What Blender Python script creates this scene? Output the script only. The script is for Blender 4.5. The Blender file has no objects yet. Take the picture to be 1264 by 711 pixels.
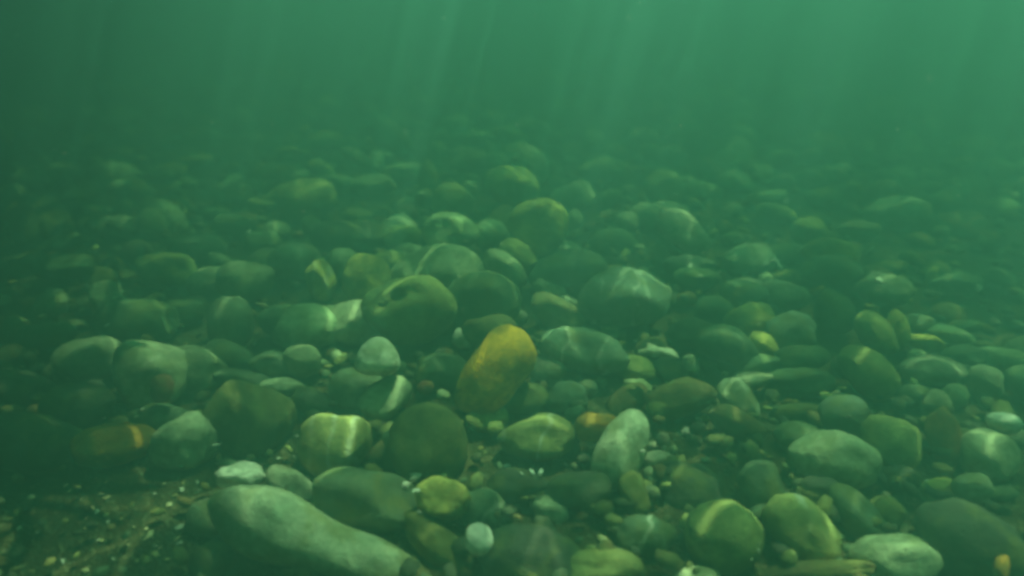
import bpy, math, random
import numpy as np
from mathutils import Vector, Matrix, noise

# ------------------------------------------------------------------ camera, world, sun, exposure
scene = bpy.context.scene
W_PX, H_PX, F_PX, HORIZON_PX = 1264.0, 711.0, 903.0, -60.0     # photograph size, focal length and horizon in its pixels
CAM = Vector((0.0, 0.0, 0.55))
PITCH = math.atan((H_PX / 2 - HORIZON_PX) / F_PX)
cam_data = bpy.data.cameras.new('camera')
cam_data.sensor_width = 36.0
cam_data.lens = 36.0 * F_PX / W_PX
cam_data.clip_start = 0.02
cam_data.clip_end = 400.0
cam_data.dof.use_dof = True
cam_data.dof.focus_distance = 1.0
cam_data.dof.aperture_fstop = 3.0
cam = bpy.data.objects.new('camera', cam_data)
scene.collection.objects.link(cam)
cam.location = CAM
cam.rotation_euler = (math.pi / 2 - PITCH, 0, 0)
scene.camera = cam

SUN_ELEV, SUN_AZ = math.radians(67), math.radians(40)           # azimuth measured from +Y (ahead) towards +X (right)
SUN_DIR = Vector((math.cos(SUN_ELEV) * math.sin(SUN_AZ), math.cos(SUN_ELEV) * math.cos(SUN_AZ), math.sin(SUN_ELEV)))
world = bpy.data.worlds.new('World')
scene.world = world
world.use_nodes = True
wn, wl = world.node_tree.nodes, world.node_tree.links
wn.clear()
sky = wn.new('ShaderNodeTexSky')
sky.sky_type = 'NISHITA'
sky.sun_disc = False
sky.sun_elevation = SUN_ELEV
sky.sun_rotation = SUN_AZ
bg = wn.new('ShaderNodeBackground')
bg.inputs['Strength'].default_value = 0.05
wo = wn.new('ShaderNodeOutputWorld')
wl.new(sky.outputs[0], bg.inputs[0])
wl.new(bg.outputs[0], wo.inputs[0])

sun_data = bpy.data.lights.new('sun', 'SUN')
sun_data.energy = 5.0
sun_data.angle = math.radians(0.4)
sun_data.color = (1.0, 0.95, 0.82)
sun = bpy.data.objects.new('sun', sun_data)
scene.collection.objects.link(sun)
sun.location = (3, 4, 8)
sun.rotation_euler = SUN_DIR.to_track_quat('Z', 'Y').to_euler()

vs = scene.view_settings
vs.view_transform = 'Standard'
vs.look = 'None'
vs.gamma = 1.0
vs.exposure = 2.15
vs.use_curve_mapping = False
cy = scene.cycles
cy.max_bounces = 3
cy.diffuse_bounces = 1
cy.glossy_bounces = 1
cy.transmission_bounces = 1
cy.volume_bounces = 1
cy.use_adaptive_sampling = True
cy.adaptive_threshold = 0.02
cy.transparent_max_bounces = 8
cy.use_denoising = True
cy.sample_clamp_indirect = 4.0
cy.caustics_reflective = False
cy.caustics_refractive = False
cy.pixel_filter_type = 'BLACKMAN_HARRIS'
cy.filter_width = 3.3

R = random.Random(7)
FWD = Vector((0, math.cos(PITCH), -math.sin(PITCH)))
RIGHT = Vector((1, 0, 0))
UP = RIGHT.cross(FWD)
SURFACE_Z = 1.2                                                # the water's surface above the bed


def ray(px, py):
    """Direction through a photograph pixel, one unit deep along the optical axis."""
    return FWD + RIGHT * ((px - W_PX / 2) / F_PX) + UP * ((H_PX / 2 - py) / F_PX)


def link(o):
    scene.collection.objects.link(o)
    return o


# ------------------------------------------------------------------ materials
def new_mat(name):
    m = bpy.data.materials.new(name)
    m.use_nodes = True
    m.node_tree.nodes.clear()
    return m, m.node_tree.nodes, m.node_tree.links


def mathn(n, l, op, a, b=None, clamp=False):
    x = n.new('ShaderNodeMath')
    x.operation = op
    x.use_clamp = clamp
    for i, v in enumerate((a, b)):
        if v is None:
            continue
        if isinstance(v, (int, float)):
            x.inputs[i].default_value = v
        else:
            l.new(v, x.inputs[i])
    return x.outputs[0]


def ramp(n, l, fac, lo, hi, to_lo=0.0, to_hi=1.0):
    x = n.new('ShaderNodeMapRange')
    x.interpolation_type = 'SMOOTHSTEP'
    x.inputs['From Min'].default_value = lo
    x.inputs['From Max'].default_value = hi
    x.inputs['To Min'].default_value = to_lo
    x.inputs['To Max'].default_value = to_hi
    l.new(fac, x.inputs['Value'])
    return x.outputs[0]


def noise_tex(n, l, vec, scale, detail=3.0, rough=0.55, w=None):
    x = n.new('ShaderNodeTexNoise')
    x.noise_dimensions = '4D' if w is not None else '3D'
    x.inputs['Scale'].default_value = scale
    x.inputs['Detail'].default_value = detail
    x.inputs['Roughness'].default_value = rough
    l.new(vec, x.inputs['Vector'])
    if w is not None:
        l.new(w, x.inputs['W'])
    return x


def mixc(n, l, fac, a, b, mode='MIX'):
    x = n.new('ShaderNodeMix')
    x.data_type = 'RGBA'
    x.blend_type = mode
    for s, v in ((x.inputs[0], fac), (x.inputs[6], a), (x.inputs[7], b)):
        if isinstance(v, (int, float)):
            s.default_value = v
        elif isinstance(v, tuple):
            s.default_value = (*v, 1.0)
        else:
            l.new(v, s)
    return x.outputs[2]


def stone_material(name, kind):
    m, n, l = new_mat(name)
    out = n.new('ShaderNodeOutputMaterial')
    bs = n.new('ShaderNodeBsdfPrincipled')
    l.new(bs.outputs[0], out.inputs[0])
    tc = n.new('ShaderNodeTexCoord')
    vec = tc.outputs['Object']
    if kind == 'pebble':
        at = n.new('ShaderNodeAttribute')
        at.attribute_name = 'tint'
        col, rnd = at.outputs['Color'], None
    else:
        oi = n.new('ShaderNodeObjectInfo')
        col = oi.outputs['Color']
        rnd = mathn(n, l, 'MULTIPLY', oi.outputs['Random'], 60.0)
    patch = noise_tex(n, l, vec, 16.0, 4.0, 0.6, rnd)
    grain = noise_tex(n, l, vec, 130.0, 4.0, 0.7, rnd)
    fine = noise_tex(n, l, vec, 420.0, 2.0, 0.6, rnd)
    # mottling of the stone itself
    k = ramp(n, l, patch.outputs[0], 0.3, 0.7, 0.55, 1.32)
    k2 = ramp(n, l, grain.outputs[0], 0.3, 0.72, 0.75, 1.22)
    kk = mathn(n, l, 'MULTIPLY', k, k2)
    c = n.new('ShaderNodeVectorMath')
    c.operation = 'SCALE'
    l.new(col, c.inputs[0])
    l.new(kk, c.inputs['Scale'])
    colour = c.outputs[0]
    if kind == 'speckled':
        vo = n.new('ShaderNodeTexVoronoi')
        vo.inputs['Scale'].default_value = 210.0
        l.new(vec, vo.inputs['Vector'])
        sp = ramp(n, l, vo.outputs['Distance'], 0.12, 0.36, 0.5, 0.0)
        sp = mathn(n, l, 'MULTIPLY', sp, ramp(n, l, grain.outputs[0], 0.4, 0.6))
        colour = mixc(n, l, sp, colour, (0.05, 0.055, 0.045))
    if kind in ('banded', 'veined'):
        wv = n.new('ShaderNodeTexWave')
        wv.bands_direction = 'X'
        wv.inputs['Scale'].default_value = 13.0 if kind == 'banded' else 5.0
        wv.inputs['Distortion'].default_value = 3.5 if kind == 'banded' else 5.0
        wv.inputs['Detail'].default_value = 3.0
        wv.inputs['Detail Scale'].default_value = 1.6 if kind == 'banded' else 2.2
        l.new(vec, wv.inputs['Vector'])
        if rnd is not None:
            ph = mathn(n, l, 'MULTIPLY', rnd, 1.7)
            l.new(ph, wv.inputs['Phase Offset'])
        lo = 0.72 if kind == 'banded' else 0.955
        v = ramp(n, l, wv.outputs['Fac'], lo, 1.0, 0.0, 0.85 if kind == 'veined' else 0.6)
        v = mathn(n, l, 'MULTIPLY', v, ramp(n, l, patch.outputs[0], 0.35, 0.62))
        colour = mixc(n, l, v, colour, (0.62, 0.62, 0.5))
    if kind == 'cracked':
        vo = n.new('ShaderNodeTexVoronoi')
        vo.feature = 'DISTANCE_TO_EDGE'
        vo.inputs['Scale'].default_value = 16.0
        wob = noise_tex(n, l, vec, 22.0, 3.0, 0.6, rnd)
        mv = n.new('ShaderNodeMix')
        mv.data_type = 'VECTOR'
        mv.inputs[0].default_value = 0.05
        l.new(vec, mv.inputs[4])
        l.new(wob.outputs['Color'], mv.inputs[5])
        l.new(mv.outputs[1], vo.inputs['Vector'])
        cr = ramp(n, l, vo.outputs['Distance'], 0.0, 0.045, 0.8, 0.0)
        cr = mathn(n, l, 'MULTIPLY', cr, ramp(n, l, patch.outputs[0], 0.5, 0.66))
        colour = mixc(n, l, cr, colour, (0.05, 0.05, 0.035))
    # thin film of brown-green algae, patchy, thicker on some stones
    al = noise_tex(n, l, vec, 30.0, 5.0, 0.65, rnd)
    af = ramp(n, l, al.outputs[0], 0.46, 0.64, 0.0, 0.62)
    colour = mixc(n, l, af, colour, (0.21, 0.20, 0.06))
    pit = n.new('ShaderNodeTexVoronoi')
    pit.inputs['Scale'].default_value = 95.0
    pit.inputs['Randomness'].default_value = 1.0
    l.new(vec, pit.inputs['Vector'])
    pf = mathn(n, l, 'MULTIPLY', ramp(n, l, pit.outputs['Distance'], 0.05, 0.24, 1.0, 0.0), ramp(n, l, grain.outputs[0], 0.45, 0.6))
    colour = mixc(n, l, mathn(n, l, 'MULTIPLY', pf, 0.6), colour, (0.07, 0.07, 0.035))
    l.new(colour, bs.inputs['Base Color'])
    bs.inputs['Roughness'].default_value = 0.72
    bs.inputs['Specular IOR Level'].default_value = 0.12      # wet stone under water barely glints
    hsum = mathn(n, l, 'ADD', mathn(n, l, 'MULTIPLY', grain.outputs[0], 0.7), mathn(n, l, 'MULTIPLY', fine.outputs[0], 0.3))
    hsum = mathn(n, l, 'SUBTRACT', hsum, mathn(n, l, 'MULTIPLY', pf, 0.4))
    bp = n.new('ShaderNodeBump')
    bp.inputs['Strength'].default_value = 0.7
    bp.inputs['Distance'].default_value = 0.004
    l.new(hsum, bp.inputs['Height'])
    l.new(bp.outputs[0], bs.inputs['Normal'])
    return m


MAT = {k: stone_material(nm, k) for k, nm in (
    ('plain', 'mottled_stone'), ('speckled', 'speckled_stone'), ('banded', 'banded_stone'),
    ('veined', 'veined_stone'), ('cracked', 'cracked_stone'), ('pebble', 'pebble_mix'))}


def shell_material():
    m, n, l = new_mat('bleached_shell')
    out = n.new('ShaderNodeOutputMaterial')
    bs = n.new('ShaderNodeBsdfPrincipled')
    tc = n.new('ShaderNodeTexCoord')
    oi = n.new('ShaderNodeObjectInfo')
    nz = noise_tex(n, l, tc.outputs['Object'], 160.0, 3.0)
    col = mixc(n, l, ramp(n, l, nz.outputs[0], 0.35, 0.7), oi.outputs['Color'], (0.5, 0.46, 0.33))
    l.new(col, bs.inputs['Base Color'])
    bs.inputs['Roughness'].default_value = 0.45
    l.new(bs.outputs[0], out.inputs[0])
    return m


def sand_material():
    m, n, l = new_mat('dark_grit')
    out = n.new('ShaderNodeOutputMaterial')
    bs = n.new('ShaderNodeBsdfPrincipled')
    geo = n.new('ShaderNodeNewGeometry')
    a = noise_tex(n, l, geo.outputs['Position'], 5.0, 4.0)
    b = n.new('ShaderNodeTexVoronoi')
    b.inputs['Scale'].default_value = 260.0
    l.new(geo.outputs['Position'], b.inputs['Vector'])
    c = mixc(n, l, ramp(n, l, a.outputs[0], 0.35, 0.65), (0.045, 0.037, 0.016), (0.09, 0.07, 0.03))
    sep = n.new('ShaderNodeSeparateColor')
    l.new(b.outputs['Color'], sep.inputs[0])
    c = mixc(n, l, ramp(n, l, sep.outputs[0], 0.75, 1.0, 0.0, 0.7), c, (0.18, 0.165, 0.09))
    l.new(c, bs.inputs['Base Color'])
    bs.inputs['Roughness'].default_value = 0.9
    bs.inputs['Specular IOR Level'].default_value = 0.1
    bp = n.new('ShaderNodeBump')
    bp.inputs['Strength'].default_value = 0.8
    bp.inputs['Distance'].default_value = 0.004
    l.new(b.outputs['Distance'], bp.inputs['Height'])
    l.new(bp.outputs[0], bs.inputs['Normal'])
    l.new(bs.outputs[0], out.inputs[0])
    return m


SHELL, SAND = shell_material(), sand_material()


# ------------------------------------------------------------------ the water: rippled surface and the murky body below it
GOBO_SHIFT = (3.920, -8.248, 0.0)  # slides the painted light pattern so that chosen stones are lit


def caustic_gobo(n, l):
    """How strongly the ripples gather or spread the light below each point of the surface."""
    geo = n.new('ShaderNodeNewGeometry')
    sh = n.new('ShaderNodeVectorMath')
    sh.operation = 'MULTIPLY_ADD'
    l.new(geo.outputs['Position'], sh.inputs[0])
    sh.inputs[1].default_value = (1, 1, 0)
    sh.inputs[2].default_value = GOBO_SHIFT
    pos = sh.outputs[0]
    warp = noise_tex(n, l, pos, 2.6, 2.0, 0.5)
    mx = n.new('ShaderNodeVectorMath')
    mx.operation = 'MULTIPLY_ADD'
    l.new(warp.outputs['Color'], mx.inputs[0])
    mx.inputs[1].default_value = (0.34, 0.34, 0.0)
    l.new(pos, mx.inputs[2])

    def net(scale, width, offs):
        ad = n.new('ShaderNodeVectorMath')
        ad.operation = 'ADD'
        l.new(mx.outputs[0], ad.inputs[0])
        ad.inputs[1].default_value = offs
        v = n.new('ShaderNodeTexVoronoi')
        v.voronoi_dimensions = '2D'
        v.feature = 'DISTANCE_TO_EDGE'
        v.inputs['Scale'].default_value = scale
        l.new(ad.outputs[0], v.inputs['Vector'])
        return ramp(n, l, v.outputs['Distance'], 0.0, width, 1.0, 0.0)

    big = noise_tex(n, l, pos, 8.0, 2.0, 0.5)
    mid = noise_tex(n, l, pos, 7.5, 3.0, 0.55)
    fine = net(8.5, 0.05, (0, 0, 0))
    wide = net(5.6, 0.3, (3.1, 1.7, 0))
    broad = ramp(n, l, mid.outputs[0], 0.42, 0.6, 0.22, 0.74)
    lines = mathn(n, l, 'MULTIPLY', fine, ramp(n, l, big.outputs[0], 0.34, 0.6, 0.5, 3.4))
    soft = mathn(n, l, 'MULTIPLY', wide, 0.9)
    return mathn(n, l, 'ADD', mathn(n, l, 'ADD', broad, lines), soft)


def water_surface():
    m, n, l = new_mat('water_surface_gobo')
    out = n.new('ShaderNodeOutputMaterial')
    gobo = caustic_gobo(n, l)
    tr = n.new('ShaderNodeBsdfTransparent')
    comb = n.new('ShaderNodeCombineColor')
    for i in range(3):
        l.new(gobo, comb.inputs[i])
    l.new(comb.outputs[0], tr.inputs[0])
    gl = n.new('ShaderNodeBsdfGlossy')
    gl.inputs['Roughness'].default_value = 0.05
    fr = n.new('ShaderNodeFresnel')
    fr.inputs['IOR'].default_value = 1.33
    ms = n.new('ShaderNodeMixShader')
    l.new(fr.outputs[0], ms.inputs[0])
    l.new(tr.outputs[0], ms.inputs[1])
    l.new(gl.outputs[0], ms.inputs[2])
    l.new(ms.outputs[0], out.inputs[0])
    N, S = 161, 60.0
    xs = np.linspace(-1, 1, N)
    xs = np.sign(xs) * np.abs(xs) ** 1.8 * S / 2
    verts = [(x, y + 5, SURFACE_Z + 0.02 * noise.noise(Vector((x * 1.3, y * 1.3, 3.3))) + 0.008 * noise.noise(Vector((x * 4, y * 4, 9))))
             for y in xs for x in xs]
    faces = [(j * N + i, j * N + i + 1, (j + 1) * N + i + 1, (j + 1) * N + i) for j in range(N - 1) for i in range(N - 1)]
    me = bpy.data.meshes.new('water_surface')
    me.from_pydata(verts, [], faces)
    me.polygons.foreach_set('use_smooth', [True] * len(faces))
    me.materials.append(m)
    o = link(bpy.data.objects.new('water_surface', me))
    o['kind'] = 'structure'


DENSITY, WATER_ALBEDO, WATER_ABSORB, ANISO = 2.3, (0.066, 0.195, 0.163), (0.09, 0.25, 0.12), 0.6


def water_body():
    m, n, l = new_mat('murky_green_water')
    out = n.new('ShaderNodeOutputMaterial')
    pv = n.new('ShaderNodeVolumePrincipled')
    pv.inputs['Color'].default_value = (*WATER_ALBEDO, 1)
    pv.inputs['Density'].default_value = DENSITY
    pv.inputs['Anisotropy'].default_value = ANISO
    pv.inputs['Absorption Color'].default_value = (*WATER_ABSORB, 1)
    l.new(pv.outputs[0], out.inputs['Volume'])
    x0, x1, y0, y1, z0, z1 = -26, 26, -20, 30, -1.2, SURFACE_Z - 0.06
    v = [(x, y, z) for z in (z0, z1) for y in (y0, y1) for x in (x0, x1)]
    f = [(0, 2, 3, 1), (4, 5, 7, 6), (0, 1, 5, 4), (2, 6, 7, 3), (0, 4, 6, 2), (1, 3, 7, 5)]
    me = bpy.data.meshes.new('haze')
    me.from_pydata(v, [], f)
    me.materials.append(m)
    o = link(bpy.data.objects.new('haze', me))
    o['kind'] = 'stuff'
    o['label'] = 'murky green sea water filling the whole view'
    o['category'] = 'water'


water_surface()
water_body()


# ------------------------------------------------------------------ the bed of dark grit
def bed_z(x, y):
    return 0.012 * noise.noise(Vector((x * 2.1, y * 2.1, 0.5))) + 0.004 * noise.noise(Vector((x * 9, y * 9, 4.0)))


def seabed():
    N = 201
    t = np.linspace(-1, 1, N)
    xs = np.sign(t) * np.abs(t) ** 2.2 * 24
    ys = np.sign(t) * np.abs(t) ** 2.2 * 18 + 1.4
    verts = [(x, y, bed_z(x, y) - 0.012) for y in ys for x in xs]
    faces = [(j * N + i, j * N + i + 1, (j + 1) * N + i + 1, (j + 1) * N + i) for j in range(N - 1) for i in range(N - 1)]
    me = bpy.data.meshes.new('seabed')
    me.from_pydata(verts, [], faces)
    me.polygons.foreach_set('use_smooth', [True] * len(faces))
    me.materials.append(SAND)
    o = link(bpy.data.objects.new('seabed', me))
    o['kind'] = 'structure'


seabed()


# ------------------------------------------------------------------ stone shapes
def ico(sub):
    import bmesh
    bm = bmesh.new()
    bmesh.ops.create_icosphere(bm, subdivisions=sub, radius=1.0)
    v = np.array([p.co[:] for p in bm.verts])
    f = [tuple(q.index for q in p.verts) for p in bm.faces]
    bm.free()
    return v, f


ICO = {s: ico(s) for s in (1, 2, 3, 4)}


def stone_shape(seed, sub=4, rough=1.0, taper=0.0, facets=3, box=2.12, bend=0.0, pits=(), waist=None):
    """Unit water-worn stone: half extents 1 along x (length), y (height in view) and z (depth in view)."""
    rg = np.random.RandomState(seed)
    v, f = ICO[sub]
    v = v / (np.sum(np.abs(v) ** box, axis=1) ** (1 / box))[:, None]
    for _ in range(facets):                                    # worn flats
        nrm = rg.normal(size=3)
        nrm /= np.linalg.norm(nrm)
        d = rg.uniform(0.68, 0.88)
        s = v @ nrm
        over = np.maximum(s - d, 0)
        v = v - np.outer(over * 0.72, nrm)
    off = Vector(rg.uniform(-50, 50, 3))
    if sub >= 3:
        sc = 1 + np.array([0.17 * rough * noise.noise(Vector(p) * 1.15 + off) + 0.05 * rough * noise.noise(Vector(p) * 2.9 + off)
                           + 0.012 * rough * noise.noise(Vector(p) * 9 + off) for p in v])
    else:
        sc = 1 + np.array([0.2 * noise.noise(Vector(p) * 1.15 + off) for p in v])
    v = v * sc[:, None]
    if taper:
        k = 1 + taper * v[:, 0]
        v[:, 1] *= k
        v[:, 2] *= k
    if waist:
        k = 1 - waist[0] * np.exp(-((v[:, 0] - waist[1]) / waist[2]) ** 2)
        v[:, 1] *= k
        v[:, 2] *= k
    if bend:
        v[:, 1] += bend * (v[:, 0] ** 2 - 0.4)
    lo, hi = v.min(0), v.max(0)
    v = (v - (lo + hi) / 2) / ((hi - lo) / 2)
    for (px, py, r, dep) in pits:                              # worn holes on the side that faces the viewer
        d2 = ((v[:, 0] - px) ** 2 + (v[:, 1] - py) ** 2) / r ** 2
        w = np.where(v[:, 2] > 0, np.exp(-d2 * 1.6), 0) * dep
        v[:, 2] -= w
    return v, f


PAL = {  # linear base colours
    'white': (0.90, 0.88, 0.70), 'pale': (0.60, 0.58, 0.40), 'palegreen': (0.48, 0.50, 0.32), 'grey': (0.36, 0.36, 0.24),
    'bluegrey': (0.26, 0.30, 0.22), 'dark': (0.10, 0.10, 0.07), 'darkgreen': (0.14, 0.18, 0.11), 'olive': (0.36, 0.34, 0.13),
    'darkolive': (0.18, 0.16, 0.06), 'brown': (0.20, 0.14, 0.06), 'ochre': (0.85, 0.42, 0.03), 'orange': (0.60, 0.28, 0.05),
    'red': (0.28, 0.09, 0.055), 'rust': (0.40, 0.18, 0.05), 'stonegrey': (0.38, 0.39, 0.28), 'tan': (0.52, 0.42, 0.20), 'yellow': (0.60, 0.50, 0.14)}
WORD = {'white': 'white', 'pale': 'pale grey', 'palegreen': 'pale greenish', 'grey': 'mid grey', 'bluegrey': 'blue-grey', 'dark': 'dark',
        'darkgreen': 'dark green', 'olive': 'olive', 'darkolive': 'dark olive', 'brown': 'brown', 'ochre': 'golden yellow', 'orange': 'orange',
        'red': 'dark red', 'rust': 'rusty', 'stonegrey': 'pale grey', 'tan': 'tan', 'yellow': 'yellowish'}
PLACED = []       # (centre, mean radius) of every stone on the bed
RECORDS = []      # stones for labelling


def mesh_from(name, v, f, mat):
    me = bpy.data.meshes.new(name)
    me.from_pydata([tuple(p) for p in v], [], f)
    me.polygons.foreach_set('use_smooth', [True] * len(f))
    me.materials.append(mat)
    return me


def jitter(c, amt=0.12):
    k = 1 + R.uniform(-amt, amt)
    return tuple(max(0.02, min(0.9, x * k * (1 + R.uniform(-0.05, 0.05)))) for x in c)


def view_stone(cx, cy, a, b, rot, col, kind='plain', label=None, mark=None, lift=0.0, depth=None, name='stone', rough=1.0, **shape):
    """A stone seen at a photograph pixel; it slides along that line of sight until it rests on the bed."""
    seed = int(cx * 7 + cy * 13)
    if 190 < cy < 450:                                         # half sunk in the pile: what shows is less than the whole
        a, b, lift = a * 1.1, b * 1.12, lift + 0.01
    sub = 4 if max(a, b) > 22 else 3
    v, f = stone_shape(seed, sub, rough, **shape)
    d = ray(cx, cy)
    vn = d.normalized()
    u = RIGHT - vn * RIGHT.dot(vn)
    u.normalize()
    w = u.cross(vn)                                            # up in the view
    r = math.radians(rot)
    e1 = u * math.cos(r) + w * math.sin(r)
    e2 = -u * math.sin(r) + w * math.cos(r)
    c = (depth if depth else min(0.95 * math.sqrt(a * b), 1.25 * b if a > b else 1.25 * a))
    M = np.array([[*(e1 * a)], [*(e2 * b)], [*(-vn * c)]]) / F_PX
    rel = v @ M                                                # offsets per metre of depth
    floor = -0.018 + lift
    t = (floor - CAM.z) / (d.z + rel[:, 2].min())
    pos = CAM + d * t
    mm = rel * t
    me = mesh_from(name, mm, f, MAT[kind])
    o = link(bpy.data.objects.new(name, me))
    o.location = pos
    o.color = (*jitter(PAL[col], 0.06), 1)
    size = 2 * max(a, b) * t / F_PX
    PLACED.append((pos.copy(), float(np.mean(np.abs(mm).max(0))), pos.z + mm[:, 2].max()))
    RECORDS.append(dict(o=o, pos=pos.copy(), col=col, kind=kind, asp=max(a, b) / min(a, b), size=size, label=label, mark=mark, name=name))
    return o


# stones traced from the photograph: x, y, half length, half height (its pixels), tilt, colour, surface, label, landmark phrase
T = view_stone
BIG = 'large pale elongated stone'
T(398, 672, 150, 43, -20, 'stonegrey', 'plain', 'large pale grey elongated stone, thick at one end, beside the gritty patch', BIG, taper=-0.2, waist=(0.28, 0.05, 0.35), facets=1, bend=-0.03, lift=-0.02, rough=0.6)
T(297, 586, 31, 17, 3, 'white', 'plain', 'whitish lumpy stone with a ragged lower edge, against the large pale elongated stone', 'ragged whitish stone', rough=2.0, depth=16, lift=0.03)
T(357, 600, 34, 20, -33, 'pale', 'speckled', 'pale grey oval stone wedged between the ragged whitish stone and a wide dark stone', None)
T(455, 619, 70, 38, -6, 'darkgreen', 'plain', 'wide smooth dark green stone with a brownish rim, below the banded stone', 'wide smooth dark stone', facets=2)
T(414, 549, 45, 39, 0, 'olive', 'banded', 'rounded olive stone with pale vertical veins running down its face', 'banded stone', facets=2, box=2.5)
T(489, 556, 22, 27, 15, 'darkgreen', 'veined', 'small dark stone with a white scratch beside the banded stone', None)
T(528, 545, 50, 48, 0, 'darkolive', 'plain', 'large round brownish olive stone between the banded stone and the slab stone', 'large round brownish stone', facets=2)
T(466, 440, 22, 25, 90, 'white', 'plain', 'white blunt dome-shaped stone perched on a pale grey stone', 'white dome-shaped stone', facets=2, box=2.2, rough=0.6, taper=-0.32, lift=0.06)
T(442, 480, 35, 26, -3, 'palegreen', 'plain', 'pale grey-green stone under the white dome-shaped stone', None)
T(476, 492, 36, 25, 38, 'palegreen', 'plain', 'tilted pale green stone with a bright upper edge beside the white dome-shaped stone', None, lift=0.008)
T(611, 460, 63, 36, 54, 'ochre', 'cracked', 'bright golden yellow stone leaning upright among grey stones', 'golden yellow stone', taper=0.14, facets=1, box=2.1, rough=0.8, lift=0.012)
T(605, 516, 23, 21, 10, 'olive', 'plain', 'small rounded olive grey stone at the foot of the golden yellow stone', None)
T(643, 491, 35, 21, 3, 'darkolive', 'plain', 'smooth dark olive stone leaning on the side of the golden yellow stone', None)
T(677, 460, 22, 23, 0, 'grey', 'plain', 'rounded mid grey stone touching the golden yellow stone', None)
T(664, 540, 50, 30, 4, 'olive', 'veined', 'wedge-shaped olive slab with a pale vein, beside the small orange stone', 'wedge-shaped olive slab', facets=6, box=1.9)
T(735, 526, 27, 19, 12, 'orange', 'plain', 'small orange stone tucked behind the pale upright stone', 'small orange stone', lift=0.03)
T(766, 557, 56, 30, 66, 'pale', 'plain', 'pale grey upright stone with a lighter band, leaning beside the small orange stone', 'pale upright stone', facets=2, rough=0.7)
T(813, 568, 22, 12, 5, 'pale', 'plain', 'flat cream stone beside the pale upright stone', 'flat cream stone')
T(809, 589, 18, 13, -32, 'palegreen', 'plain', 'small pale blue-green oval stone below the flat cream stone', None)
T(805, 551, 9, 6, 5, 'pale', 'plain', 'tiny pale stone above the flat cream stone', None)
T(591, 666, 18, 20, 20, 'white', 'plain', 'bright white egg-shaped pebble beside the dark stone with a pale stripe', 'white egg-shaped pebble', facets=1, rough=0.5, lift=0.04)
T(678, 629, 26, 16, -25, 'palegreen', 'speckled', 'pale green-grey domed stone among dark stones near the white egg-shaped pebble', 'pale green domed stone')
T(546, 615, 35, 25, -16, 'yellow', 'cracked', 'barrel-shaped golden tan stone beside a dark stone with a pale stripe', 'barrel-shaped golden stone', box=2.7, facets=2, lift=0.02)
T(593, 629, 32, 25, 5, 'darkgreen', 'veined', 'dark rounded stone with one pale stripe, above the white egg-shaped pebble', 'dark striped stone')
T(543, 676, 60, 24, -41, 'darkolive', 'plain', 'long dark brown stone sloping down beside the large pale elongated stone', 'long dark brown stone', lift=-0.02)
T(740, 702, 54, 24, 2, 'olive', 'plain', 'broad olive green stone with a smooth rounded back near the green striped stone', 'broad olive stone', facets=1)
T(797, 661, 38, 26, 6, 'darkgreen', 'veined', 'green oval stone crossed by a pale slanting stripe', 'green striped stone')
T(893, 663, 48, 45, 0, 'olive', 'cracked', 'large round olive stone with cracks and pale scuffs on its face', 'cracked round stone', facets=1, box=2.0, rough=0.8)
T(862, 716, 30, 17, -6, 'pale', 'plain', 'pale cream stone lying at the foot of the cracked round stone', None)
T(990, 656, 52, 36, -46, 'olive', 'veined', 'tilted olive stone with light and dark bands beside the cracked round stone', 'tilted banded stone', facets=3)
T(938, 602, 29, 35, -8, 'darkgreen', 'plain', 'dark green stone with a yellowish foot, above the tilted banded stone', None)
T(1104, 692, 52, 32, 3, 'palegreen', 'speckled', 'pale rough rounded stone beside a huge dark boulder', 'pale rough stone', box=2.5, facets=1)
T(1029, 567, 54, 36, -8, 'palegreen', 'plain', 'large pale bun-shaped stone with a smooth rounded top', 'pale bun-shaped stone', facets=1, box=2.1, rough=0.8)
T(1040, 515, 30, 28, 0, 'bluegrey', 'plain', 'dark blue-grey round stone behind the pale bun-shaped stone', None)
T(984, 540, 27, 21, 10, 'palegreen', 'plain', 'light green stone with a bright edge beside the pale bun-shaped stone', None)
T(1100, 547, 34, 35, 0, 'olive', 'plain', 'olive brown round stone between the pale bun-shaped stone and the rusty red stone', None)
T(1165, 542, 20, 40, 0, 'rust', 'plain', 'upright rusty red stone with a yellow rim', 'rusty red stone')
T(1178, 489, 16, 16, 0, 'palegreen', 'plain', 'small light green stone above the rusty red stone', None)
T(1155, 500, 18, 20, 0, 'grey', 'plain', None, None)
T(1239, 522, 20, 13, -16, 'white', 'plain', 'bright white oval pebble resting on a grey-green stone near the rusty red stone', 'white oval pebble', facets=1, rough=0.5, lift=0.05)
T(1221, 562, 33, 34, 0, 'palegreen', 'plain', 'rounded grey-green stone under the white oval pebble', None)
T(1200, 602, 23, 18, 0, 'grey', 'plain', 'grey stone on top of the huge dark boulder', None, lift=0.03)
T(1160, 606, 24, 16, 12, 'yellow', 'plain', 'yellow-olive curved stone at the foot of the rusty red stone', None)
T(1198, 668, 58, 52, 0, 'dark', 'plain', 'huge dark boulder beside the pale rough stone', 'huge dark boulder', facets=3)
T(1236, 702, 9, 18, -15, 'orange', 'plain', 'narrow orange stone against the huge dark boulder', None, lift=0.05)
T(1054, 633, 42, 24, -52, 'darkgreen', 'plain', 'dark green slab sloping down below the pale bun-shaped stone', None)
T(1092, 632, 24, 21, -10, 'darkolive', 'plain', None, None)
T(1108, 590, 26, 16, -10, 'dark', 'plain', None, None)
T(1002, 707, 76, 15, 4, 'brown', 'plain', 'long flat brown stone lying below the tilted banded stone', 'long flat brown stone')
T(818, 690, 12, 10, 0, 'darkolive', 'plain', 'small dark round pebble beside the green striped stone', None)
T(835, 697, 4, 7, 0, 'pale', 'plain', None, None)
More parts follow.
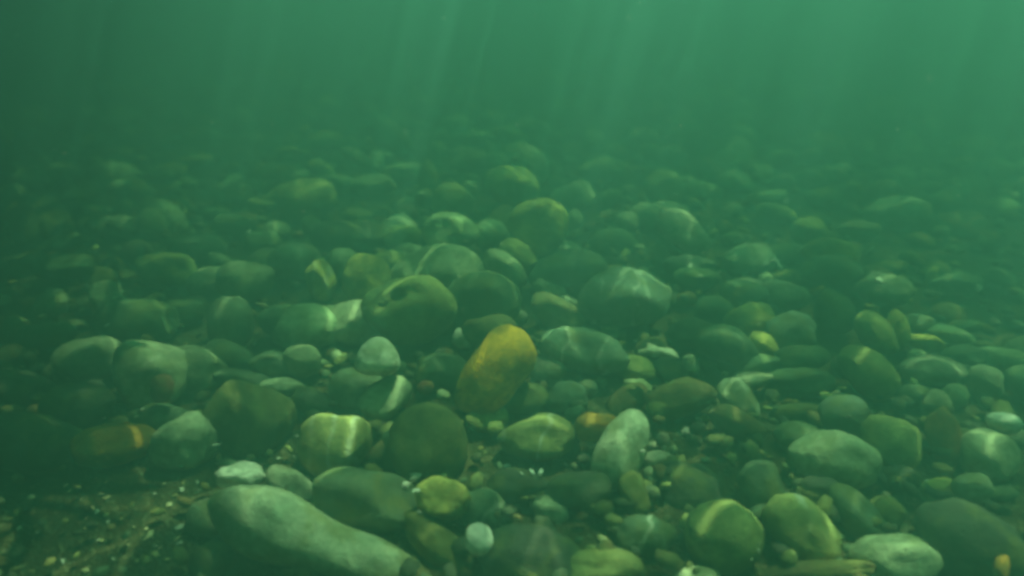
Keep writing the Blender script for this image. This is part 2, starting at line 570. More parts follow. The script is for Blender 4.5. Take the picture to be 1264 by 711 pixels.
T(655, 690, 66, 42, 0, 'dark', 'plain', 'big dark stone beside the white egg-shaped pebble', 'big dark stone', facets=3, lift=-0.02)
T(712, 606, 44, 24, 8, 'dark', 'plain', 'dark flat stone between the pale green domed stone and the pale upright stone', None)
T(640, 600, 40, 22, -5, 'dark', 'plain', 'dark flat stone beside the dark striped stone', None)
T(738, 630, 14, 12, 0, 'grey', 'cracked', None, None)
T(783, 612, 18, 30, 10, 'darkolive', 'plain', 'dark olive upright stone below the pale upright stone', None)
T(850, 608, 40, 36, 0, 'dark', 'plain', None, None, lift=-0.02)  # dark stone stands in for a shaded gap between stones
T(1010, 610, 30, 22, 0, 'dark', 'plain', None, None)
# left side
T(142, 549, 47, 27, 9, 'orange', 'plain', 'orange-brown rounded stone at the edge of the gritty patch', 'orange-brown stone', rough=0.8)
T(226, 548, 40, 34, 28, 'palegreen', 'plain', 'pale grey-green notched stone beside the orange-brown stone', 'pale notched stone', facets=6, rough=1.3)
T(202, 517, 34, 20, 0, 'darkgreen', 'plain', 'dark green stone between the pale notched stone and the dark red stone', None)
T(200, 480, 14, 18, -10, 'red', 'plain', 'dark red stone wedged under a large pale triangular stone', 'dark red stone', lift=0.055)
T(192, 457, 46, 45, 20, 'palegreen', 'veined', 'large pale triangular stone with a light vein above the dark red stone', 'large triangular stone', facets=8, box=1.75, taper=-0.3)
T(243, 457, 36, 30, -10, 'grey', 'plain', 'grey-green rounded stone beside the large triangular stone', None)
T(78, 461, 22, 16, 5, 'palegreen', 'plain', 'pale blue-green stone on the edge of a wide dim grey stone', None)
T(112, 443, 38, 24, 10, 'grey', 'plain', None, None)
T(96, 502, 42, 30, 0, 'dark', 'plain', 'dark brownish stone beside the orange-brown stone', None)
T(38, 548, 62, 38, -4, 'dark', 'plain', 'wide dark stone lying in the shade beside the gritty patch', 'wide shaded stone')
T(20, 480, 45, 26, 0, 'dark', 'plain', None, None)
T(308, 520, 55, 46, -16, 'darkolive', 'plain', 'large dark wedge-shaped stone with a brownish tip beside the banded stone', 'dark wedge-shaped stone', facets=5, box=1.9)
T(347, 479, 28, 13, 2, 'palegreen', 'plain', 'light green flat stone behind the dark wedge-shaped stone', None)
T(372, 446, 22, 19, 0, 'grey', 'plain', None, None)
T(336, 449, 26, 15, -4, 'bluegrey', 'plain', None, None)
T(281, 440, 28, 17, -20, 'darkgreen', 'plain', None, None)
T(384, 497, 24, 18, -25, 'dark', 'plain', None, None)
T(415, 441, 7, 9, 0, 'palegreen', 'plain', None, None)
T(300, 470, 36, 14, -10, 'darkgreen', 'plain', None, None)
# middle
T(505, 384, 54, 39, 4, 'olive', 'speckled', 'large olive stone pitted with two worn holes', 'pitted stone', pits=((-0.22, 0.42, 0.2, 0.42), (0.1, 0.56, 0.13, 0.3), (-0.5, 0.2, 0.13, 0.25)), facets=1, box=2.05)
T(539, 336, 53, 30, 10, 'palegreen', 'cracked', 'broad pale green-yellow stone touching the pitted stone', 'broad pale stone')
T(596, 371, 44, 33, 6, 'darkgreen', 'plain', 'large smooth dark stone between the pitted stone and the golden yellow stone', 'large smooth dark stone', facets=1)
T(571, 418, 12, 12, 0, 'white', 'plain', 'small white round pebble beside the golden yellow stone', None)
T(604, 409, 32, 19, 2, 'darkolive', 'plain', 'dim olive dome behind the golden yellow stone', None)
T(637, 392, 14, 10, 0, 'grey', 'plain', None, None)
T(624, 331, 29, 15, -42, 'palegreen', 'plain', 'pale leaning oblong stone beside the broad pale stone', 'pale leaning oblong stone')
T(640, 316, 25, 16, -42, 'olive', 'plain', 'olive oblong stone with a bright spot, lying along the pale leaning oblong stone', None)
T(688, 387, 33, 18, -22, 'tan', 'plain', 'tan oblong stone with a bright white tip', 'tan oblong stone')
T(720, 433, 52, 25, -14, 'bluegrey', 'veined', 'smooth grey-green stone with a golden caustic streak painted as veins beside the golden yellow stone', 'golden-streaked stone')  # veins stand in for a caustic streak of light
T(678, 358, 20, 12, -24, 'palegreen', 'plain', 'pale grey oval stone above the tan oblong stone', None)
T(702, 375, 13, 9, -5, 'palegreen', 'plain', None, None)
T(770, 367, 54, 35, 5, 'bluegrey', 'veined', 'large blue-grey rounded stone with a thin white line low on its face', 'large blue-grey stone', facets=2)
T(702, 334, 46, 24, 6, 'darkgreen', 'plain', 'wide dark green stone between the tan oblong stone and the yellow-green pear-shaped stone', None)
T(716, 357, 18, 12, 0, 'brown', 'plain', None, None)
T(755, 335, 20, 7, 4, 'tan', 'plain', 'thin tan flat stone lying above the large blue-grey stone', None)
T(664, 282, 34, 33, 0, 'yellow', 'plain', 'yellow-green pear-shaped stone with a bright tip', 'yellow-green pear-shaped stone', facets=3)
T(607, 290, 21, 18, 0, 'palegreen', 'plain', 'pale rounded stone beside the yellow-green pear-shaped stone', None)
T(557, 287, 33, 23, 0, 'palegreen', 'plain', 'light green domed stone with a bright vertical glint beside a pale rounded stone', 'light green domed stone')
T(560, 250, 24, 22, 0, 'olive', 'plain', 'olive green rounded stone behind the light green domed stone', None)
T(633, 230, 31, 23, 0, 'yellow', 'banded', 'wide light green stone with a yellowish band', 'wide banded stone')
T(656, 207, 20, 25, 8, 'palegreen', 'plain', 'pale upright stone standing behind the wide banded stone', None)
T(844, 285, 35, 19, -36, 'pale', 'plain', 'pale teal kite-shaped stone with clean straight edges', 'pale teal kite-shaped stone', facets=6, box=1.8, lift=0.03)
T(773, 276, 14, 14, 0, 'pale', 'plain', 'pale round stone near the pale teal kite-shaped stone', None)
T(797, 268, 19, 16, 0, 'grey', 'plain', None, None)
T(710, 272, 9, 13, 0, 'palegreen', 'plain', None, None)
T(704, 245, 28, 17, 15, 'palegreen', 'plain', None, None)
T(820, 232, 22, 21, 0, 'olive', 'plain', None, None)
T(776, 237, 9, 8, 0, 'palegreen', 'plain', None, None)
T(745, 210, 32, 13, 5, 'olive', 'plain', None, None)
T(803, 188, 17, 11, -10, 'olive', 'plain', None, None)
T(525, 246, 12, 11, 25, 'tan', 'plain', 'small tan wedge-shaped stone with a white fleck', None, facets=6)
T(441, 267, 18, 10, 4, 'tan', 'plain', 'small tan flat stone over a dark hollow', None)
T(378, 246, 33, 23, 15, 'olive', 'plain', 'olive green domed stone with a bright slanting edge', 'olive domed stone')
T(396, 210, 16, 10, -38, 'yellow', 'plain', 'yellowish tilted stone above the olive domed stone', None)
T(424, 228, 26, 10, -12, 'palegreen', 'plain', None, None)
T(460, 228, 26, 12, 5, 'palegreen', 'plain', None, None)
T(400, 173, 24, 11, 8, 'yellow', 'plain', None, None)
T(355, 189, 15, 9, 5, 'yellow', 'plain', None, None)
T(484, 170, 30, 17, -38, 'olive', 'plain', None, None)
T(446, 197, 26, 8, -26, 'palegreen', 'plain', None, None)
T(500, 213, 26, 11, 0, 'palegreen', 'plain', None, None)
T(528, 222, 12, 22, 0, 'olive', 'plain', None, None)
T(498, 294, 23, 15, 0, 'olive', 'plain', None, None)
T(430, 292, 44, 19, 0, 'dark', 'plain', None, None)
T(452, 348, 27, 31, -10, 'yellow', 'plain', 'yellowish upright stone between the streaked stone and the broad pale stone', 'yellowish upright stone')
T(423, 326, 18, 18, 0, 'grey', 'plain', None, None)
T(396, 346, 17, 24, 5, 'yellow', 'banded', 'pale upright oval stone with a gold streak', 'streaked stone')
T(304, 347, 32, 24, 10, 'grey', 'plain', None, None)
T(285, 400, 25, 31, 5, 'grey', 'plain', None, None)
T(364, 322, 30, 21, 0, 'bluegrey', 'plain', None, None)
T(381, 402, 40, 25, 4, 'palegreen', 'plain', 'pale-topped wide stone with a shaded front below the streaked stone', 'pale-topped wide stone')
T(438, 398, 36, 25, 8, 'palegreen', 'plain', None, None)
T(346, 396, 26, 19, 0, 'darkgreen', 'plain', 'dark stone with a whitish tip beside the pale-topped wide stone', None)
T(255, 346, 23, 14, 20, 'palegreen', 'plain', 'pale tilted stone with a bright rim beside an olive stone', 'pale rimmed stone')
T(206, 334, 32, 20, -5, 'olive', 'plain', None, None)
T(132, 371, 18, 23, 0, 'palegreen', 'plain', 'pale upright stone with a thin bright chip at its side', 'pale chipped stone')
T(187, 277, 17, 18, 10, 'palegreen', 'plain', 'pale round stone standing alone in the dim water', 'lone pale round stone')
T(160, 280, 24, 13, 0, 'grey', 'plain', None, None)
T(122, 280, 20, 12, 15, 'grey', 'plain', None, None)
T(80, 330, 34, 16, 0, 'darkgreen', 'plain', None, None)
T(55, 415, 32, 16, 0, 'darkgreen', 'plain', None, None)
T(170, 395, 44, 24, 0, 'darkgreen', 'plain', None, None)
T(225, 385, 24, 14, 0, 'darkgreen', 'plain', None, None)
T(250, 305, 26, 14, 0, 'bluegrey', 'plain', None, None)
T(290, 280, 24, 14, 0, 'darkgreen', 'plain', None, None)
T(325, 300, 22, 14, 0, 'darkgreen', 'plain', None, None)
T(480, 325, 20, 14, 5, 'olive', 'plain', None, None)
T(545, 395, 20, 18, 0, 'darkolive', 'plain', None, None)
T(545, 460, 34, 24, 0, 'darkgreen', 'plain', None, None)
T(525, 478, 11, 9, 0, 'red', 'plain', 'small dim reddish pebble on top of the large round brownish stone', None, lift=0.05)
T(547, 488, 9, 7, -20, 'palegreen', 'plain', None, None, lift=0.05)
T(700, 490, 26, 20, 0, 'bluegrey', 'plain', None, None)
T(725, 480, 14, 13, 0, 'grey', 'plain', None, None)
T(741, 473, 9, 8, 0, 'palegreen', 'plain', None, None)
# right side
T(925, 396, 28, 20, 12, 'yellow', 'speckled', 'mottled yellow-olive stone with a speckled face', 'mottled yellow-olive stone')
T(976, 410, 27, 24, 0, 'bluegrey', 'plain', 'smooth grey-green round stone beside the mottled yellow-olive stone', None)
T(943, 426, 19, 13, -42, 'yellow', 'plain', 'small yellow-green leaning stone below the mottled yellow-olive stone', None)
T(896, 426, 36, 22, -20, 'darkgreen', 'plain', 'dark green stone with a light rim beside the mottled yellow-olive stone', 'dark rimmed stone')
T(853, 413, 28, 19, 5, 'dark', 'plain', 'dark stone with a pale arched rim beside the broken shell', None)
T(826, 457, 18, 16, -20, 'dark', 'plain', 'dark round stone in front of the broken shell', None)
T(852, 451, 12, 14, 0, 'pale', 'plain', 'small blocky pale stone beside the broken shell', 'blocky pale stone', box=3.2)
T(787, 477, 19, 11, -14, 'palegreen', 'plain', None, None)
T(784, 455, 26, 17, -15, 'olive', 'plain', None, None)
T(840, 492, 44, 24, 20, 'brown', 'plain', 'big brown-olive flat stone below the blocky pale stone', 'big brown-olive stone')
T(815, 503, 17, 14, 10, 'olive', 'plain', 'olive knob-shaped stone against the big brown-olive stone', None, lift=0.01)
T(913, 496, 34, 20, -58, 'grey', 'banded', 'grey rounded stone with a pale curved rim', 'grey rimmed stone')
T(908, 523, 36, 19, -30, 'brown', 'plain', 'brownish grey sloping stone leaning on the grey rimmed stone', None, lift=0.005)
T(848, 536, 8, 9, 0, 'white', 'plain', 'tiny white pebble below the big brown-olive stone', None)
T(869, 517, 9, 5, 30, 'yellow', 'plain', None, None)
T(924, 450, 38, 16, 8, 'darkgreen', 'plain', None, None)
T(986, 472, 42, 19, 0, 'darkgreen', 'plain', None, None)
T(990, 444, 30, 16, 0, 'darkgreen', 'plain', None, None)
T(985, 511, 34, 14, 5, 'darkolive', 'plain', None, None)
T(1072, 459, 40, 26, -50, 'olive', 'speckled', 'mottled green oblong stone sloping down, with a bright fleck', 'mottled green oblong stone')
T(1082, 412, 29, 18, -48, 'olive', 'plain', 'olive leaning stone with a yellow tip', 'yellow-tipped stone')
T(1108, 408, 13, 24, 5, 'yellow', 'plain', 'yellowish upright stone beside the yellow-tipped stone', None)
T(1141, 423, 21, 10, -12, 'yellow', 'plain', 'low yellow-olive stone with a bright end near the yellow-tipped stone', None)
T(1172, 413, 26, 10, -14, 'palegreen', 'plain', 'light green flat stone with a bright lip near the yellow-tipped stone', None)
T(1132, 439, 10, 8, 0, 'palegreen', 'plain', None, None)
T(1238, 446, 40, 15, -10, 'palegreen', 'plain', 'long pale flat stone near the white oval pebble', 'long pale flat stone')
T(1152, 458, 38, 20, -5, 'grey', 'plain', None, None)
T(1216, 474, 20, 24, 0, 'grey', 'plain', None, None)
T(1030, 385, 22, 26, 0, 'darkgreen', 'plain', None, None)
T(1025, 312, 31, 17, -10, 'yellow', 'plain', 'yellow-rimmed domed stone above a dark stone', 'yellow-rimmed domed stone')
T(1026, 334, 34, 18, 0, 'darkgreen', 'plain', None, None)
T(1000, 287, 21, 18, -15, 'olive', 'plain', None, None)
T(945, 246, 25, 10, 3, 'palegreen', 'plain', 'pale flat stone lit on top beside a cluster of shell bits', 'pale flat sunlit stone')
T(958, 263, 24, 10, -15, 'olive', 'plain', None, None)
T(1090, 357, 30, 18, -15, 'grey', 'plain', 'grey stone with a bright pointed tip', None)
T(1150, 341, 6, 12, -18, 'yellow', 'plain', None, None)
T(918, 366, 27, 18, -10, 'darkgreen', 'plain', None, None)
T(966, 366, 28, 18, -10, 'grey', 'plain', None, None)
T(945, 345, 9, 8, 0, 'palegreen', 'plain', None, None)
T(905, 296, 13, 9, 0, 'grey', 'plain', None, None)
T(860, 312, 8, 5, 0, 'pale', 'plain', None, None)
T(837, 355, 6, 5, 0, 'pale', 'plain', None, None)
T(789, 308, 7, 6, 10, 'pale', 'plain', None, None)
T(850, 330, 30, 14, 0, 'bluegrey', 'plain', None, None)
T(860, 345, 26, 14, 0, 'darkgreen', 'plain', None, None)
T(880, 380, 22, 14, 0, 'darkgreen', 'plain', None, None)
T(1130, 400, 20, 12, 0, 'grey', 'plain', None, None)
T(1190, 440, 24, 14, 0, 'darkgreen', 'plain', None, None)
T(1130, 490, 24, 16, 0, 'darkgreen', 'plain', None, None)
T(1180, 350, 26, 12, 5, 'grey', 'plain', None, None)
T(1060, 285, 22, 12, 0, 'grey', 'plain', None, None)
T(240, 200, 22, 9, 10, 'olive', 'plain', None, None)
T(205, 212, 24, 9, 10, 'olive', 'plain', None, None)
T(170, 235, 12, 12, 30, 'olive', 'plain', None, None)
T(348, 131, 12, 6, 10, 'pale', 'plain', 'lone pale stone glinting at the hazy end of the bed', None)
T(530, 130, 26, 9, 0, 'grey', 'plain', None, None)
T(585, 170, 28, 10, 0, 'palegreen', 'plain', None, None)
T(620, 165, 26, 10, 0, 'olive', 'plain', None, None)


# ------------------------------------------------------------------ further stones between and beyond them
def px_of(p):
    d = p - CAM
    z = d.dot(FWD)
    return W_PX / 2 + F_PX * d.dot(RIGHT) / z, H_PX / 2 - F_PX * d.dot(UP) / z, z


def on_grit(p):
    x, y, z = px_of(p)
    return x < 262 and y > 572 and x > -60


def free(x, y, r, k=0.72):
    for (c, q, _) in PLACED:
        if (c.x - x) ** 2 + (c.y - y) ** 2 < (k * (q + r)) ** 2:
            return False
    return True


FILL_COL = ['grey', 'bluegrey', 'palegreen', 'darkgreen', 'grey', 'olive', 'darkolive', 'palegreen', 'grey', 'brown', 'stonegrey', 'dark']


def lying_stone(x, y, r, col, sub, sink):
    seed = R.randrange(10 ** 6)
    v, f = stone_shape(seed, sub, 1.0, facets=R.choice((2, 3, 5, 8)), box=R.choice((1.8, 2.0, 2.2)), taper=R.uniform(-0.25, 0.25))
    s = np.array([r * R.uniform(1.0, 1.35), r * R.uniform(0.75, 1.0), r * R.uniform(0.5, 0.8)])
    M = np.array((Matrix.Rotation(R.uniform(0, 6.283), 3, 'Z') @ Matrix.Rotation(R.gauss(0, 0.3), 3, 'X') @ Matrix.Rotation(R.gauss(0, 0.3), 3, 'Y')))
    v = (v * s) @ M.T
    z = -v[:, 2].min() - sink * r
    return v, f, Vector((x, y, z)), s


# countable further stones, up to about 300 in all
count = len(RECORDS)
tries = 0
while count < 296 and tries < 60000:
    tries += 1
    y = 0.75 + 4.0 * R.random() ** 0.8
    xl = (y + 0.15) * 0.74
    x = R.uniform(-xl, xl)
    r = R.choice((0.03, 0.038, 0.045, 0.05, 0.06, 0.07)) * (0.75 if y < 2.6 else 1.0)
    p = Vector((x, y, 0.02))
    ix, iy, z = px_of(p)
    if not (-10 < ix < W_PX + 10 and 85 < iy < H_PX) or on_grit(p) or not free(x, y, r, 0.85):
        continue
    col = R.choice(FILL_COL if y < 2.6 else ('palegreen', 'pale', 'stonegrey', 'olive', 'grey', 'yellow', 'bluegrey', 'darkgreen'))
    kind = R.choice(('plain', 'plain', 'plain', 'speckled', 'veined', 'banded'))
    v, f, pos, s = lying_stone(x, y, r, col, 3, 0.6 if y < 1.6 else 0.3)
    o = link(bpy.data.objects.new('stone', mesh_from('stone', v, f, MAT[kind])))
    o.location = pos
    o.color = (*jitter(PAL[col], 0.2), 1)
    PLACED.append((pos, r, pos.z + v[:, 2].max()))
    RECORDS.append(dict(o=o, pos=pos, col=col, kind=kind, asp=s[0] / s[1], size=2 * s[0], label=None, mark=None, name='stone'))
    count += 1

# ------------------------------------------------------------------ labels
marks = [r for r in RECORDS if r['mark']]
used = {r['label'] for r in RECORDS if r['label']}
for r in RECORDS:
    if not r['label']:
        near = sorted(marks, key=lambda q: (q['pos'] - r['pos']).length)
        d0 = (near[0]['pos'] - r['pos']).length
        size = 'small' if r['size'] < 0.07 else ('large' if r['size'] > 0.14 else 'medium')
        shp = 'round' if r['asp'] < 1.2 else ('oval' if r['asp'] < 1.7 else 'long')
        surf = {'plain': '', 'cracked': 'cracked ', 'speckled': 'speckled ', 'veined': 'veined ', 'banded': 'banded '}[r['kind']]
        base = f"{size} {WORD[r['col']]} {surf}{shp} stone"
        if r['pos'].y > 2.7 and d0 > 0.5:
            base += ' fading into haze'
        cand = [base + (' beside the ' if d0 < 0.3 else ' near the ') + near[0]['mark']]
        cand += [f"{base} near the {near[0]['mark']} and the {near[k]['mark']}" for k in (1, 2, 3)]
        cand += [f"{base} near the {near[1]['mark']} and the {near[k]['mark']}" for k in (2, 3)]
        cand = [c for c in cand if len(c.split()) <= 16] or cand[:1]
        r['label'] = next((c for c in cand if c not in used), cand[0])
        used.add(r['label'])
    r['o']['label'] = r['label']
    r['o']['category'] = 'stone'
    r['o']['group'] = 'rounded stones covering the seabed'


# ------------------------------------------------------------------ shells and shell chips
def chip_mesh(seed, size, curl=0.5, ragged=0.35):
    """A broken, curved piece of shell with thickness."""
    rg = random.Random(seed)
    n, rings = 14, 4
    rim = [1 + rg.uniform(-ragged, ragged) for _ in range(n)]
    asp = rg.uniform(0.45, 0.8)
    top, bot = [], []
    for layer, th in ((top, 0.0), (bot, -0.09)):
        layer.append((0, 0, curl * 0.5 + th))
        for k in range(1, rings + 1):
            q = k / rings
            for i in range(n):
                a = 2 * math.pi * i / n
                rr = q * (1 + (rim[i] - 1) * q)
                x, y = rr * math.cos(a), rr * math.sin(a) * asp
                layer.append((x, y, curl * 0.5 * (1 - q * q) + 0.03 * math.sin(9 * a) * q + th * (1 - 0.4 * q)))
    v = [tuple(c * size for c in p) for p in top + bot]
    m = len(top)
    f = []
    for base, flip in ((0, False), (m, True)):
        for i in range(n):
            t = (base, base + 1 + i, base + 1 + (i + 1) % n)
            f.append(t[::-1] if flip else t)
        for k in range(rings - 1):
            for i in range(n):
                a0 = base + 1 + k * n
                q = (a0 + i, a0 + n + i, a0 + n + (i + 1) % n, a0 + (i + 1) % n)
                f.append(q[::-1] if flip else q)
    e = 1 + (rings - 1) * n
    for i in range(n):
        j = (i + 1) % n
        f.append((e + i, m + e + i, m + e + j, e + j))
    return v, f


CHIP_MESH = []
for k in range(7):
    v, f = chip_mesh(k * 31 + 5, 1.0, R.uniform(0.3, 0.9))
    CHIP_MESH.append(mesh_from('shell_chip', v, f, SHELL))


def chip(px, py, half, label, group, z=0.006, name='shell_chip', mesh=None, tilt=0.5, col='white'):
    d = ray(px, py)
    t = (z - CAM.z) / d.z
    o = link(bpy.data.objects.new(name, mesh or R.choice(CHIP_MESH)))
    o.location = CAM + d * t
    s = half * t / F_PX
    o.scale = (s, s, s)
    o.rotation_euler = (R.uniform(-tilt, tilt) + 0.25, R.uniform(-tilt, tilt), R.uniform(0, 6.28))
    o.color = (*jitter(PAL[col] if col != 'white' else (0.85, 0.82, 0.7), 0.06), 1)
    o['label'] = label
    o['category'] = 'shell'
    if group:
        o['group'] = group
    return o


def stone_top(px, py, default=0.006):
    """Height of what lies under a pixel: the first placed stone or the bed that its line of sight meets."""
    dep = bpy.context.evaluated_depsgraph_get()
    d = ray(px, py).normalized()
    start = CAM.copy()
    for _ in range(4):
        ok, loc, nrm, idx, ob, mtx = scene.ray_cast(dep, start, d)
        if not ok:
            return default
        if ob.name.startswith('stone') or ob.name.startswith('seabed'):
            return loc.z
        start = loc + d * 0.002
    return default


bpy.context.view_layer.update()
GRIT_L = 'tiny pale shell chip scattered on the dark gritty patch of seabed'
GRIT_G = 'shell chips on the gritty patch'
for (x, y, h) in ((225, 604, 4.5), (191, 609, 3), (216, 611, 3), (208, 623, 4), (203, 631, 2), (131, 614, 4.5), (131, 635, 5), (134, 643, 4),
                  (119, 632, 5), (114, 627, 3), (106, 640, 2), (105, 652, 2), (86, 606, 3), (81, 599, 3), (127, 667, 5.5), (122, 666, 3), (23, 652, 3.5),
                  (46, 657, 3), (20, 674, 3.5), (185, 659, 6), (180, 653, 3), (192, 674, 3), (197, 676, 3.5), (191, 684, 5.5), (218, 665, 5), (221, 670, 4),
                  (222, 650, 6), (169, 692, 2.5), (105, 704, 5.5), (78, 692, 5), (207, 690, 4), (130, 704, 2.5), (243, 595, 2.5), (226, 596, 2), (202, 597, 3),
                  (131, 595, 2), (60, 690, 2.5), (150, 640, 2), (165, 650, 2), (104, 615, 5), (180, 664, 4), (158, 672, 2.5), (140, 690, 2), (240, 640, 2.5)):
    chip(x, y, h, GRIT_L, GRIT_G, z=stone_top(x, y) + 0.002, tilt=0.25, col=R.choice(('white', 'white', 'tan', 'yellow')))
EDGE_L = 'small white shell chip lying between the stones at the edge of the gritty patch'
for (x, y, h) in ((265, 549, 8), (166, 506, 4.5), (175, 505, 3), (168, 514, 3), (128, 516, 4), (163, 515, 3.5), (343, 566, 5), (325, 573, 3),
                  (366, 538, 3), (363, 563, 2), (270, 572, 3), (380, 590, 4)):
    chip(x, y, h, EDGE_L, 'shell chips at the edge of the gritty patch', z=stone_top(x, y) + 0.002)
BARREL_L = 'small white shell chip lying around the barrel-shaped golden stone'
for (x, y, h) in ((513, 588, 8), (514, 605, 7), (517, 632, 5), (561, 648, 5), (593, 602, 6), (585, 604, 4), (500, 599, 5), (507, 596, 3)):
    chip(x, y, h, BARREL_L, 'shell chips around the barrel-shaped golden stone', z=stone_top(x, y) + 0.003, tilt=0.9)
chip(627, 576, 7, 'small pale shell chip between the wedge-shaped olive slab and a dark flat stone', None, z=stone_top(627, 576) + 0.003)
chip(644, 584, 3, 'tiny white shell chip beside the open white shell', None, z=stone_top(644, 584) + 0.003)
chip(698, 573, 5, 'thin white shell splinter on a dark flat stone near the open white shell', None, z=stone_top(698, 573) + 0.003, tilt=1.2)
MID_L = 'small bright shell chip caught between stones on the far part of the bed'
for (x, y, h) in ((108, 380, 8), (308, 272, 3), (308, 286, 3), (320, 242, 5), (114, 279, 5), (132, 401, 4), (314, 424, 4), (575, 298, 3), (522, 239, 4),
                  (529, 200, 3), (474, 187, 4), (635, 194, 3), (660, 251, 3), (755, 179, 3), (802, 179, 3), (815, 170, 3), (743, 231, 4), (755, 235, 4), (834, 241, 4),
                  (851, 329, 4), (864, 340, 4), (888, 335, 3), (874, 279, 3), (951, 324, 7), (957, 321, 6), (963, 328, 6), (945, 325, 5), (1131, 332, 7), (1114, 316, 3),
                  (1100, 322, 3), (1208, 355, 5), (1085, 347, 6), (970, 248, 5), (976, 244, 4), (963, 241, 4), (1191, 413, 4), (1229, 397, 3), (1020, 222, 3),
                  (566, 342, 3), (555, 352, 4), (451, 380, 3), (1047, 514, 4), (822, 471, 2), (936, 400, 3), (1143, 594, 4), (863, 518, 5), (936, 680, 3), (928, 690, 2),
                  (937, 671, 2), (794, 557, 4), (880, 508, 3), (785, 421, 3)):
    if y < 480:
        o = chip(x, y, h, MID_L, 'bright shell chips between the stones', z=stone_top(x, y) + 0.003, tilt=0.8)
        near = min(marks, key=lambda q: (q['pos'] - o.location).length)
        o['label'] = 'small bright shell chip caught between stones near the ' + near['mark']
    else:
        chip(x, y, h, 'small white shell chip lodged between stones near the cracked round stone', 'shell chips on the near right stones', z=stone_top(x, y) + 0.002, tilt=0.8)


def valve_shell():
    """An open shell: two ribbed valves hinged together."""
    root = link(bpy.data.objects.new('open_shell', None))
    d = ray(662, 583)
    z = stone_top(662, 588) + 0.006
    t = (z - CAM.z) / d.z
    root.location = CAM + d * t
    s = 6.5 * t / F_PX
    for sgn in (-1, 1):
        v, f = chip_mesh(90 + sgn, s, 0.95, 0.07)
        o = link(bpy.data.objects.new('valve', mesh_from('valve', v, f, SHELL)))
        o.parent = root
        o.location = (sgn * s * 0.85, 0, 0)
        o.rotation_euler = (1.0, 0, sgn * 1.15)
        o.color = (0.85, 0.84, 0.74, 1)
    root['label'] = 'small open white shell with two valves on a dark flat stone'
    root['category'] = 'shell'


valve_shell()
v, f = chip_mesh(417, 1.0, 0.55, 0.5)
chip(808, 434, 23, 'large broken pale shell with jagged edges lying on a dark round stone', None, z=0.065, name='broken_shell', mesh=mesh_from('broken_shell', v, f, SHELL), tilt=0.2, col='pale')
chip(744, 664, 10, 'yellowish shell bit with white ends beside the broad olive stone', None, z=stone_top(744, 664) + 0.004, col='yellow')


# ------------------------------------------------------------------ gravel and far pebbles: beyond counting
def pebble_heap(name, label, spots):
    V, F, C = [], [], []
    base = 0
    bases = {s: [stone_shape(900 + k, s, facets=3) for k in range(10)] for s in (1, 2)}
    for (x, y, r, sink, sub, col) in spots:
        v, f = bases[sub][R.randrange(10)]
        s = np.array([r * R.uniform(0.9, 1.4), r * R.uniform(0.7, 1.0), r * R.uniform(0.45, 0.8)])
        M = np.array(Matrix.Rotation(R.uniform(0, 6.283), 3, 'Z') @ Matrix.Rotation(R.gauss(0, 0.35), 3, 'X') @ Matrix.Rotation(R.gauss(0, 0.35), 3, 'Y'))
        q = (v * s) @ M.T
        q = q + np.array([x, y, -q[:, 2].min() - sink * r + bed_z(x, y)])
        V.append(q)
        F.extend([tuple(i + base for i in t) for t in f])
        C.append(np.tile(np.array([*col, 1.0]), (len(q), 1)))
        base += len(q)
    V = np.concatenate(V)
    me = bpy.data.meshes.new(name)
    me.from_pydata(V.tolist(), [], F)
    me.polygons.foreach_set('use_smooth', [True] * len(F))
    ca = me.color_attributes.new('tint', 'FLOAT_COLOR', 'POINT')
    ca.data.foreach_set('color', np.concatenate(C).ravel())
    me.materials.append(MAT['pebble'])
    o = link(bpy.data.objects.new(name, me))
    o['kind'] = 'stuff'
    o['label'] = label
    o['category'] = 'pebbles'


spots = []
for _ in range(4200):                                          # small gravel filling the gaps in front
    y = 0.45 + 2.6 * R.random() ** 1.3
    x = R.uniform(-1, 1) * (y + 0.4) * 0.85
    r = R.choice((0.004, 0.005, 0.006, 0.008, 0.01, 0.012))
    if on_grit(Vector((x, y, 0))) and r > 0.008:
        continue
    spots.append((x, y, r, 0.2, 1, jitter(PAL[R.choice(('dark', 'darkolive', 'darkgreen', 'brown', 'dark', 'dark', 'olive'))], 0.25)))
pebble_heap('gravel', 'loose dark gravel and grit in the gaps between the stones', spots)

spots = []
grid = {}
for (c, q, _) in PLACED:
    grid.setdefault((int(c.x // 0.25), int(c.y // 0.25)), []).append((c.x, c.y, q))


def grid_free(x, y, r, k):
    gx, gy = int(x // 0.25), int(y // 0.25)
    for i in (-1, 0, 1):
        for j in (-1, 0, 1):
            for (a, b, q) in grid.get((gx + i, gy + j), ()):
                if (a - x) ** 2 + (b - y) ** 2 < (k * (q + r)) ** 2:
                    return False
    grid.setdefault((gx, gy), []).append((x, y, r))
    return True


for _ in range(26000):
    y = 0.2 + 8.5 * R.random() ** 1.2
    x = R.uniform(-1, 1) * (y * 0.85 + 0.8)
    r = R.choice((0.022, 0.028, 0.035, 0.045, 0.06, 0.075)) if y > 1.4 else R.choice((0.02, 0.026, 0.034))
    if on_grit(Vector((x, y, 0.0))):
        continue
    if not grid_free(x, y, r, 0.92 if y < 3 else 0.78):
        continue
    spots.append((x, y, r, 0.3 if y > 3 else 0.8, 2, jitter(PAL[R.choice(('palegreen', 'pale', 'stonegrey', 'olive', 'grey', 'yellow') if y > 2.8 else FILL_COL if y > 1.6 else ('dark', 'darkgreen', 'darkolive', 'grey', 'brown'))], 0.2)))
    if len(spots) > 4200:
        break
pebble_heap('small_stones', 'small rounded stones filling in between the larger ones and off into the haze', spots)


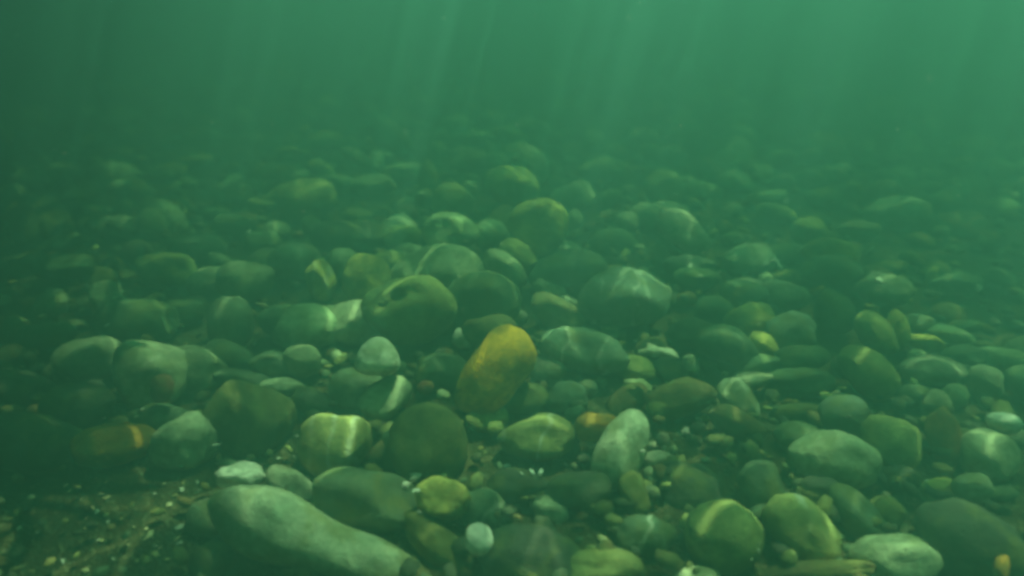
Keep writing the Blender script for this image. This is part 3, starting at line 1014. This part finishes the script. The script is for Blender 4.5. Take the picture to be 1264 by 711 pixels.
# ------------------------------------------------------------------ added unseen mat of blades that shades the left of the bed
def added_shade_blades():
    m, n, l = new_mat('brown_shade_blades')
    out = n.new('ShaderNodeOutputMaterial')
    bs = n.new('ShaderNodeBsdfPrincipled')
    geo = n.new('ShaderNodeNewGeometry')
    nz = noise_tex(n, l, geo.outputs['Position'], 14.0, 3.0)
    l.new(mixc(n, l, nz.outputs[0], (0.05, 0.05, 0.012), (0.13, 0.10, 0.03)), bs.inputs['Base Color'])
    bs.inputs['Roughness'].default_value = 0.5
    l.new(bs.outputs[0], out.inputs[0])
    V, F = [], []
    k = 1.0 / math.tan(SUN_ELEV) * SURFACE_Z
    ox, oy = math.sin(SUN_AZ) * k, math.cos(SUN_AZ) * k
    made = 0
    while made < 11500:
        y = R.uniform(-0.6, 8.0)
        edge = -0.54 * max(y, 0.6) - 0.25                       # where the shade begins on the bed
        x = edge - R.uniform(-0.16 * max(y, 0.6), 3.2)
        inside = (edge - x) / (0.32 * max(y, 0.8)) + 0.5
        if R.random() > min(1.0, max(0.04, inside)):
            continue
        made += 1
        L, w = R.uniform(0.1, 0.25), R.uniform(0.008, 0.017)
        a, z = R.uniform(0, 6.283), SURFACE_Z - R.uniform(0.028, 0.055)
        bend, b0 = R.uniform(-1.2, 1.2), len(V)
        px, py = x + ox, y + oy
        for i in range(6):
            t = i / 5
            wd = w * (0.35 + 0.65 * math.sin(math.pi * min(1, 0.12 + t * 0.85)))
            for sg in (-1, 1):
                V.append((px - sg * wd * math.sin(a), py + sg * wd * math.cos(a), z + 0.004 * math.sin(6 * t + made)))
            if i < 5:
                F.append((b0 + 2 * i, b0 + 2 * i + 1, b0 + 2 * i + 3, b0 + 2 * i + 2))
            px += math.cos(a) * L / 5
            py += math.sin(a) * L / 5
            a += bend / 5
    me = bpy.data.meshes.new('added_shade_mat')
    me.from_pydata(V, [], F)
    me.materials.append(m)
    o = link(bpy.data.objects.new('added_shade_mat', me))
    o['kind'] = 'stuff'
    o['label'] = 'added mat of brown blades at the water surface, unseen, shading the left side'
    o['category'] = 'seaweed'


added_shade_blades()


def drifting_specks():
    """Silt and plankton adrift in the water, about a millimetre across."""
    V, F = [], []
    v, f = ICO[1]
    for _ in range(420):
        y = R.uniform(0.5, 3.2)
        x = R.uniform(-0.75, 0.75) * y
        z = R.uniform(0.12, 0.8)
        s = R.choice((0.0004, 0.0005, 0.0006, 0.0008)) * (0.6 + 0.45 * y)
        b = len(V)
        V += [(x + p[0] * s * 1.4, y + p[1] * s, z + p[2] * s) for p in v]
        F += [tuple(i + b for i in t) for t in f]
    o = link(bpy.data.objects.new('drifting_silt', mesh_from('drifting_silt', V, F, SHELL)))
    o.color = (0.7, 0.7, 0.55, 1)
    o['kind'] = 'stuff'
    o['label'] = 'pale specks of silt drifting in the green water'
    o['category'] = 'silt'


drifting_specks()
